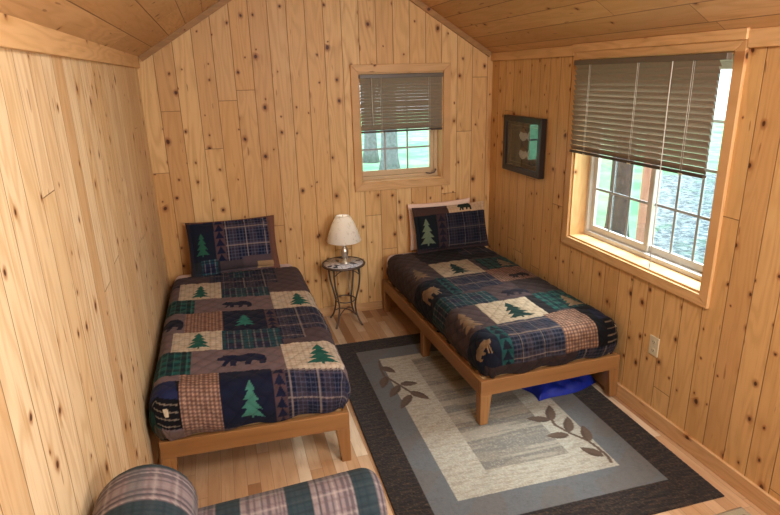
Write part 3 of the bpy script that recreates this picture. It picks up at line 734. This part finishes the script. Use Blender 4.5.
# leaf sprays, in room coordinates on the floor
ST = [[(1.485,-1.019),(1.461,-1.145),(1.46,-1.251),(1.513,-1.385),(1.564,-1.513),(1.606,-1.593)],
      [(2.296,-2.105),(2.281,-2.172),(2.321,-2.276),(2.377,-2.374),(2.391,-2.463),(2.393,-2.537),(2.381,-2.581)]]
LF = [[(1.474,-1.112),(1.55,-1.231)],[(1.462,-1.267),(1.396,-1.409)],[(1.521,-1.407),(1.416,-1.543)],[(1.558,-1.551),(1.442,-1.697)],[(1.532,-1.394),(1.653,-1.425)],[(1.565,-1.51),(1.66,-1.648)],
      [(2.284,-2.115),(2.15,-2.055)],[(2.287,-2.122),(2.365,-1.97)],[(2.32,-2.264),(2.405,-2.121)],[(2.305,-2.286),(2.172,-2.258)],[(2.381,-2.381),(2.437,-2.231)],[(2.376,-2.52),(2.292,-2.413)]]
def paint_rug(X, Y):
    p = Paint(X, Y, (48,42,39)); l = -Y; r = np.random.default_rng(5)
    def streak(sc, seed):          # streaks running across the rug (along x)
        return fnoise(X*.10, Y, seed, sc)
    n = r.standard_normal(X.shape)
    st = .7*streak(190, 2)+.9*streak(520, 3)
    side = (X < .19)|(X > 1.63-.19); 
    p.sub(st > .30, (88,70,54), .35); p.sub(st < -.22, (28,25,25), .5)
    p.sub((n > 1.3), (116,94,70), .40)
    g = p.box(.185, 1.445, -2.125, -.185); p.put(g, (109,112,112)); p.sub(g & (n > .7), (98,100,100), .35); p.sub(g & (fnoise(X,Y,9,14) > .1), (112,106,98), .45)
    c = p.box(.330, 1.28, -1.955, -.345); p.put(c, (172,169,154)); p.sub(c & (st > .14), (148,140,122), .5); p.sub(c & (n > .9), (200,194,176), .5); p.sub(c & (n < -1.1), (150,140,120), .4)
    d = p.box(.560, 1.075, -1.775, -.43); p.put(d, (136,131,118))
    b = fnoise(X*.06, Y, 21, 46)+.7*fnoise(X*.08, Y, 22, 150)
    p.sub(d & (b > .12), (164,158,142), .65); p.sub(d & (b < -.2), (114,112,106), .6); p.sub(d & (n > 1.0), (190,182,160), .4)
    LEAFC = (100,84,70)
    for line in ST:
        q = [tolocal(*a) for a in line]
        for a, e in zip(q[:-1], q[1:]):
            vx, vy = e[0]-a[0], e[1]-a[1]; t = np.clip(((X-a[0])*vx+(Y-a[1])*vy)/(vx*vx+vy*vy), 0, 1)
            p.put(np.hypot(X-a[0]-t*vx, Y-a[1]-t*vy) < .009, LEAFC)
    for a, e in LF:
        a, e = tolocal(*a), tolocal(*e); vx, vy = e[0]-a[0], e[1]-a[1]; L = math.hypot(vx, vy)
        t = ((X-a[0])*vx+(Y-a[1])*vy)/(L*L); s = ((X-a[0])*-vy+(Y-a[1])*vx)/L
        hw = .032*np.clip(np.sin(PI*np.clip(t, 0, 1)**.8), 0, 1)**.8
        m = (t > 0)&(t < 1)&(np.abs(s) < hw); p.put(m, LEAFC); p.sub(m & (s > hw*.35), (78,64,54), .6)
    return p
rug('large area rug with dark border, cream centre and brown leaf sprays', 'area_rug', (RX,RY,0), RR, 1.63, 2.31, paint_rug, .0058, M['wool'])
def paint_mat(X, Y):
    p = Paint(X, Y, (176,164,136)); p.put(p.box(.05,.75,-.45,-.05), (74,30,34)); p.sub(p.box(.09,.71,-.41,-.09), (110,44,44), .6); return p
rug('small maroon mat with a beige edge at the lower right corner of the floor', 'floor_mat', (1.985,-3.085,0), .02, .78, .50, paint_mat, .01, M['wool'], .008)

# blue bag lying under the right bed
def blue_bag():
    n, m = 60, 44
    u = np.linspace(-1, 1, n); v = np.linspace(-1, 1, m); U, V = np.meshgrid(u, v, indexing='ij')
    R = np.clip(1-np.maximum(np.abs(U), np.abs(V))**3, 0, 1)**.5
    x = .24*U*(1+.06*np.sin(V*4)); y = .17*V*(1+.10*np.sin(U*3+1))
    z = R*(.070+.020*fnoise(U, V, 31, 3.0))+R*(.018*np.abs(np.sin(U*5+V*3))+.010*fnoise(U, V, 33, 12))
    top = np.stack([x,y,np.maximum(z,0)+.013],-1); bot = np.stack([x,y,np.full_like(z,.013)],-1)[:, ::-1]
    o = grid_obj('folded_bag', np.concatenate([top,bot],1), None, M['blue'], closed_v=True); o.location = (2.545,-1.715,0); o.rotation_euler = (0,0,.18)
    tag(o, 'bright blue fabric bundle lying on the rug under the right bed', 'bag')
blue_bag()

# ------------------------------------------------------------------ armchair at the lower left
def plaid_cols(a, b):
    """a along the roll axis (bands cross it), b around it"""
    c = np.empty(a.shape+(3,)); c[...] = lin((142,128,126))
    def sub(m, col, k): c[m] = c[m]*(1-k)+lin(col)*k
    ph = np.mod(a, .2225)
    sub(np.mod(a, .0225) < .009, (66,64,74), .62)
    sub(np.mod(a+.015, .06) < .006, (176,166,160), .5)
    sub(np.mod(b, .036) < .008, (112,96,96), .5); sub(np.mod(b+.018, .072) < .006, (180,168,160), .45)
    sub(np.mod(b, .22) < .05, (84,94,96), .35)
    t = ph < .080; sub(t, (42,62,68), .92); sub(t & (np.mod(b, .03) < .008), (44,56,60), .6)
    sub((ph > .10)&(ph < .105), (60,60,66), .6); sub((ph > .20)&(ph < .206), (60,60,66), .6)
    return c
def roll(name, parent, prof, a0, a1, axis, round0, round1, phase, tilt=0.0):
    """closed profile list of (p,q) swept along the axis with rounded ends"""
    pr = []
    for i in range(len(prof)):
        p, q = prof[i], prof[(i+1) % len(prof)]; L = math.hypot(q[0]-p[0], q[1]-p[1]); k = max(1, int(L/.007))
        pr += [(p[0]+(q[0]-p[0])*j/k, p[1]+(q[1]-p[1])*j/k) for j in range(k)]
    pr = np.array(pr); cen = np.array([(pr[:,0].min()+pr[:,0].max())/2, (pr[:,1].min()+pr[:,1].max())/2])
    arc = np.concatenate([[0], np.cumsum(np.hypot(*(pr[1:]-pr[:-1]).T))])
    A, K = [], []
    def end(a, r, sgn):
        out = []
        for k in range(9):
            t = k/8*PI/2; out.append((a-sgn*(r-r*math.sin(t)) if False else a+sgn*r*(math.sin(t)-1), r*(1-math.cos(t))))
        return out
    seq = []
    for (a, ins) in [(a0+round0*(1-math.sin(k/8*PI/2)), round0*(1-math.cos(k/8*PI/2))) for k in range(8,-1,-1)]: seq.append((a, ins))
    for a in np.arange(a0+round0+.006, a1-round1-.003, .006): seq.append((a, 0.0))
    for (a, ins) in [(a1-round1*(1-math.sin(k/8*PI/2)), round1*(1-math.cos(k/8*PI/2))) for k in range(0,9)]: seq.append((a, ins))
    half = (pr.max(0)-pr.min(0))/2
    rows, cols = [], []
    seq = [(seq[0][0], 'c0')]+seq+[(seq[-1][0], 'c1')]
    for a, ins in seq:
        if isinstance(ins, str): sc = np.array([.002, .002])
        else: sc = np.maximum(1-ins/half, .01)
        q = cen+(pr-cen)*sc
        q = q+np.array([0, tilt*(a-a0)])
        av = np.full(len(q), a)
        rows.append(np.stack([av,q[:,0],q[:,1]],-1) if axis == 'x' else np.stack([q[:,0],av,q[:,1]],-1))
        extra = 0 if isinstance(ins, str) else ins
        cols.append(plaid_cols(av+phase+(extra if a > (a0+a1)/2 else -extra), arc))
    return grid_obj(name, np.array(rows), np.array(cols), M['plaid'], parent, closed_v=True)
def arm_prof(yc, zc, r, in_w, zb):
    pts = [(yc+in_w, zb), (yc+in_w, zc-.5*r)]
    for k in range(25):
        t = math.radians(-30+240*k/24); pts.append((yc+r*math.cos(t), zc+r*math.sin(t)))
    return pts+[(yc-in_w, zc-.5*r), (yc-in_w, zb)]
ac = thing('armchair', 'plaid upholstered armchair with rolled arms in the lower left foreground', 'armchair', (0,0,0))
roll('arm', ac, arm_prof(-3.215,.622,.130,.095,.11), .20, .900, 'x', .02, .06, .095, .045)
roll('arm', ac, arm_prof(-4.115,.622,.130,.095,.11), .20, .900, 'x', .02, .06, .095, .045)
bp = [(.27,.11),(.285,.66)]
for k in range(21):
    t = math.radians(-8+190*k/20); bp.append((.140+.156*math.cos(t), .765+.155*math.sin(t)))
bp += [(-.012,.66),(-.012,.11)]
roll('backrest', ac, bp, -4.26, -3.06, 'y', .06, .08, .025)
def cushion_mesh(x0, x1, y0, y1, z0, z1):
    r = .05; pts = [(y0+r,z0)]
    prof = []
    for (cx, cz, s) in ((y1-r,z0+r,-90),(y1-r,z1-r,0),(y0+r,z1-r,90),(y0+r,z0+r,180)):
        for k in range(7): t = math.radians(s+90*k/6); prof.append((cx+r*math.cos(t), cz+r*math.sin(t)))
    return prof
roll('seat_cushion', ac, cushion_mesh(0,0,-4.00,-3.30,.31,.46), .33, .93, 'x', .04, .05, .0)
roll('seat_base', ac, cushion_mesh(0,0,-4.00,-3.30,.12,.305), .33, .90, 'x', .02, .02, .0)
for x in (.08,.86):
    for y in (-4.10,-3.20): MB().taper((x-.022,x+.022,y-.022,y+.022,0),(x-.03,x+.03,y-.03,y+.03,.118)).build('leg', M['frame'], ac, .003)

# ------------------------------------------------------------------ outside
def ground_mat():
    g = G('lawn_grass'); X, Y, Z, v = g.coords()
    n = g.noise(v, 1.1, 4, .6); n2 = g.noise(v, 26, 3, .7)
    c = g.mix(g.step(n, .35, .65), rgba((128,196,146)), rgba((172,222,176)))  # grass colours raised to pale tones for hazy, overexposed daylight
    c = g.mix(g.mul(g.step(n2, .45, .7), .4), c, rgba((104,166,128)))
    c = g.mix(g.mul(g.step(g.noise(v, .45, 3, .5), .56, .64), .6), c, rgba((176,176,140)))
    g.bsdf(c, .9, .2); return g.mat
def litter_mat():
    g = G('leaf_litter'); X, Y, Z, v = g.coords()
    n = g.noise(v, 9, 5, .75, .6); n2 = g.noise(v, 2.2, 3, .6)
    c = g.mix(g.step(n, .40, .60), rgba((120,134,142)), rgba((206,220,222)))
    c = g.mix(g.mul(g.step(n2, .5, .7), .5), c, rgba((140,186,150)))
    g.bsdf(c, .9, .2, bump=n, bump_d=.06); return g.mat
GZ = -.35
struct(MB().box(-14,24,.6,34,GZ-.3,GZ).box(W+.6,24,-16,.6,GZ-.3,GZ).build('ground', ground_mat()), 'green lawn outside the windows, bright haze painted into its colour', 'ground')
mb = MB(); pts = []
ctrl = [(4.4,-.6),(5.75,1.05),(7.9,3.7),(10.2,6.3),(12.4,5.6),(13,1.5),(9,-2.5),(5.6,-2.6)]
for k, a in enumerate(ctrl):
    b = ctrl[(k+1) % len(ctrl)]
    for q in range(6): t = q/6; w = .10*math.sin(k*7+q*2.3); pts.append((a[0]+(b[0]-a[0])*t+w, a[1]+(b[1]-a[1])*t-w))
mb.prism(pts, 'z', GZ+.002, GZ+.03)
struct(mb.build('leaf_litter_bed', litter_mat()), 'grey leaf litter on the ground outside the large window', 'ground')
def tree(label, x, y, r, h, mat, seed):
    rr = random.Random(seed); t = thing('tree', label, 'tree', (x,y,GZ), group=None)
    n = 14; pts = []; rs = []
    for k in range(n):
        f = k/(n-1); pts.append((.10*math.sin(f*4+seed)*f, .10*math.cos(f*3+seed)*f, h*f-.05)); rs.append(r*(1.0-.55*f)*(1+.45*math.exp(-f*22)))
    MB().tube(pts, rs, 18).build('trunk', mat, t)
    for k in range(4):
        a = rr.uniform(0, 6.28); z = h*(.62+.1*k); L = rr.uniform(1.0, 1.7)
        p = [(L*s*math.cos(a), L*s*math.sin(a), z+L*.7*s**1.3) for s in (0,.3,.6,1)]
        MB().tube(p, [r*.32,r*.24,r*.16,r*.06], 8).build('branch', mat, t)
        lb = MB()
        for j in range(7):
            c = (p[-1][0]+rr.uniform(-.5,.5), p[-1][1]+rr.uniform(-.5,.5), p[-1][2]+rr.uniform(-.3,.4)); s = rr.uniform(.2,.38); lb.sphere(c, (s,s,s*.7), 9, 6)
        lb.build('foliage', M['leafm'], t)
tree('slim grey tree trunk on the lawn, left one seen through the small window', 4.75, 11.6, .19, 6.0, M['bark'], 1)
tree('thicker grey tree trunk on the lawn, right one seen through the small window', 4.55, 9.0, .22, 6.5, M['bark'], 2)
tree('dark tree trunk outside the large window beside the reddish post', 5.72, 1.78, .15, 5.5, M['bark_dark'], 3)
pt = thing('porch_post', 'reddish brown square porch post outside the large window', 'post', (4.066,-.70,GZ))
MB().box(-.055,.055,-.055,.055,.02,3.2).build('shaft', M['post'], pt, .006)
MB().box(-.085,.085,-.085,.085,0,.03).build('footing', M['bark'], pt, .004)

# ------------------------------------------------------------------ light
wd = bpy.data.worlds.new('World'); SC.world = wd; wd.use_nodes = True
bg = wd.node_tree.nodes['Background']; bg.inputs[0].default_value = (.82,.93,1.0,1); bg.inputs[1].default_value = 3.0
def area(name, loc, target, size, power, col, sy=None):
    l = bpy.data.lights.new(name, 'AREA'); l.energy = power; l.color = col; l.size = size
    if sy: l.shape = 'RECTANGLE'; l.size_y = sy
    o = bpy.data.objects.new(name, l); COL.objects.link(o); o.location = loc
    o.rotation_euler = (Vector(target)-Vector(loc)).to_track_quat('-Z','Y').to_euler(); return o
lb = bpy.data.lights.new('lampshade_fill', 'POINT'); lb.energy = .2; lb.color = (1,.95,.88); lb.shadow_soft_size = .03  # weak light added inside the shade just to brighten it
lo = bpy.data.objects.new('lampshade_fill', lb); COL.objects.link(lo); lo.location = (TX+.015, TY+.005, TZ+.345)
area('ceiling_light', (1.55,-4.3,2.72), (1.2,-2.2,0), .7, 46, (.92,.95,1.0))
area('left_wall_fill', (2.5,-5.4,2.0), (.2,-2.2,.9), .8, 60, (.93,.96,1.0))  # added fill from behind the camera to brighten the left wall
area('window_sky_boost', (W+1.1,-1.9,2.95), (1.0,-1.9,.6), 1.4, 360, (.80,.91,1.0), 1.2)  # added lamp outside, boosting the daylight through the large window

# ------------------------------------------------------------------ camera
cx, cy, cz, yaw, pitch, rollc, fpx = 0.4836, -4.8254, 2.0804, 0.2830, -0.3073, -0.0253, 575.96
fwv = Vector((math.sin(yaw)*math.cos(pitch), math.cos(yaw)*math.cos(pitch), math.sin(pitch)))
rv = Vector((math.cos(yaw), -math.sin(yaw), 0)); uv = rv.cross(fwv)
r2 = rv*math.cos(rollc)+uv*math.sin(rollc); u2 = -rv*math.sin(rollc)+uv*math.cos(rollc)
cam = bpy.data.cameras.new('camera'); co = bpy.data.objects.new('camera', cam); COL.objects.link(co)
mw = Matrix((( r2.x,u2.x,-fwv.x,cx),(r2.y,u2.y,-fwv.y,cy),(r2.z,u2.z,-fwv.z,cz),(0,0,0,1))); co.matrix_world = mw
cam.sensor_width = 36; cam.sensor_fit = 'HORIZONTAL'; cam.lens = fpx/780*36; cam.clip_start = .05; cam.clip_end = 200
SC.camera = co
SC.view_settings.view_transform = 'Standard'; SC.view_settings.look = 'None'; SC.view_settings.exposure = 0.12; SC.view_settings.gamma = .90
SC.cycles.use_denoising = True
SC.cycles.max_bounces = 10; SC.cycles.diffuse_bounces = 6; SC.cycles.transparent_max_bounces = 12
for o in list(bpy.data.objects):
    if '_w' in o: del o['_w']
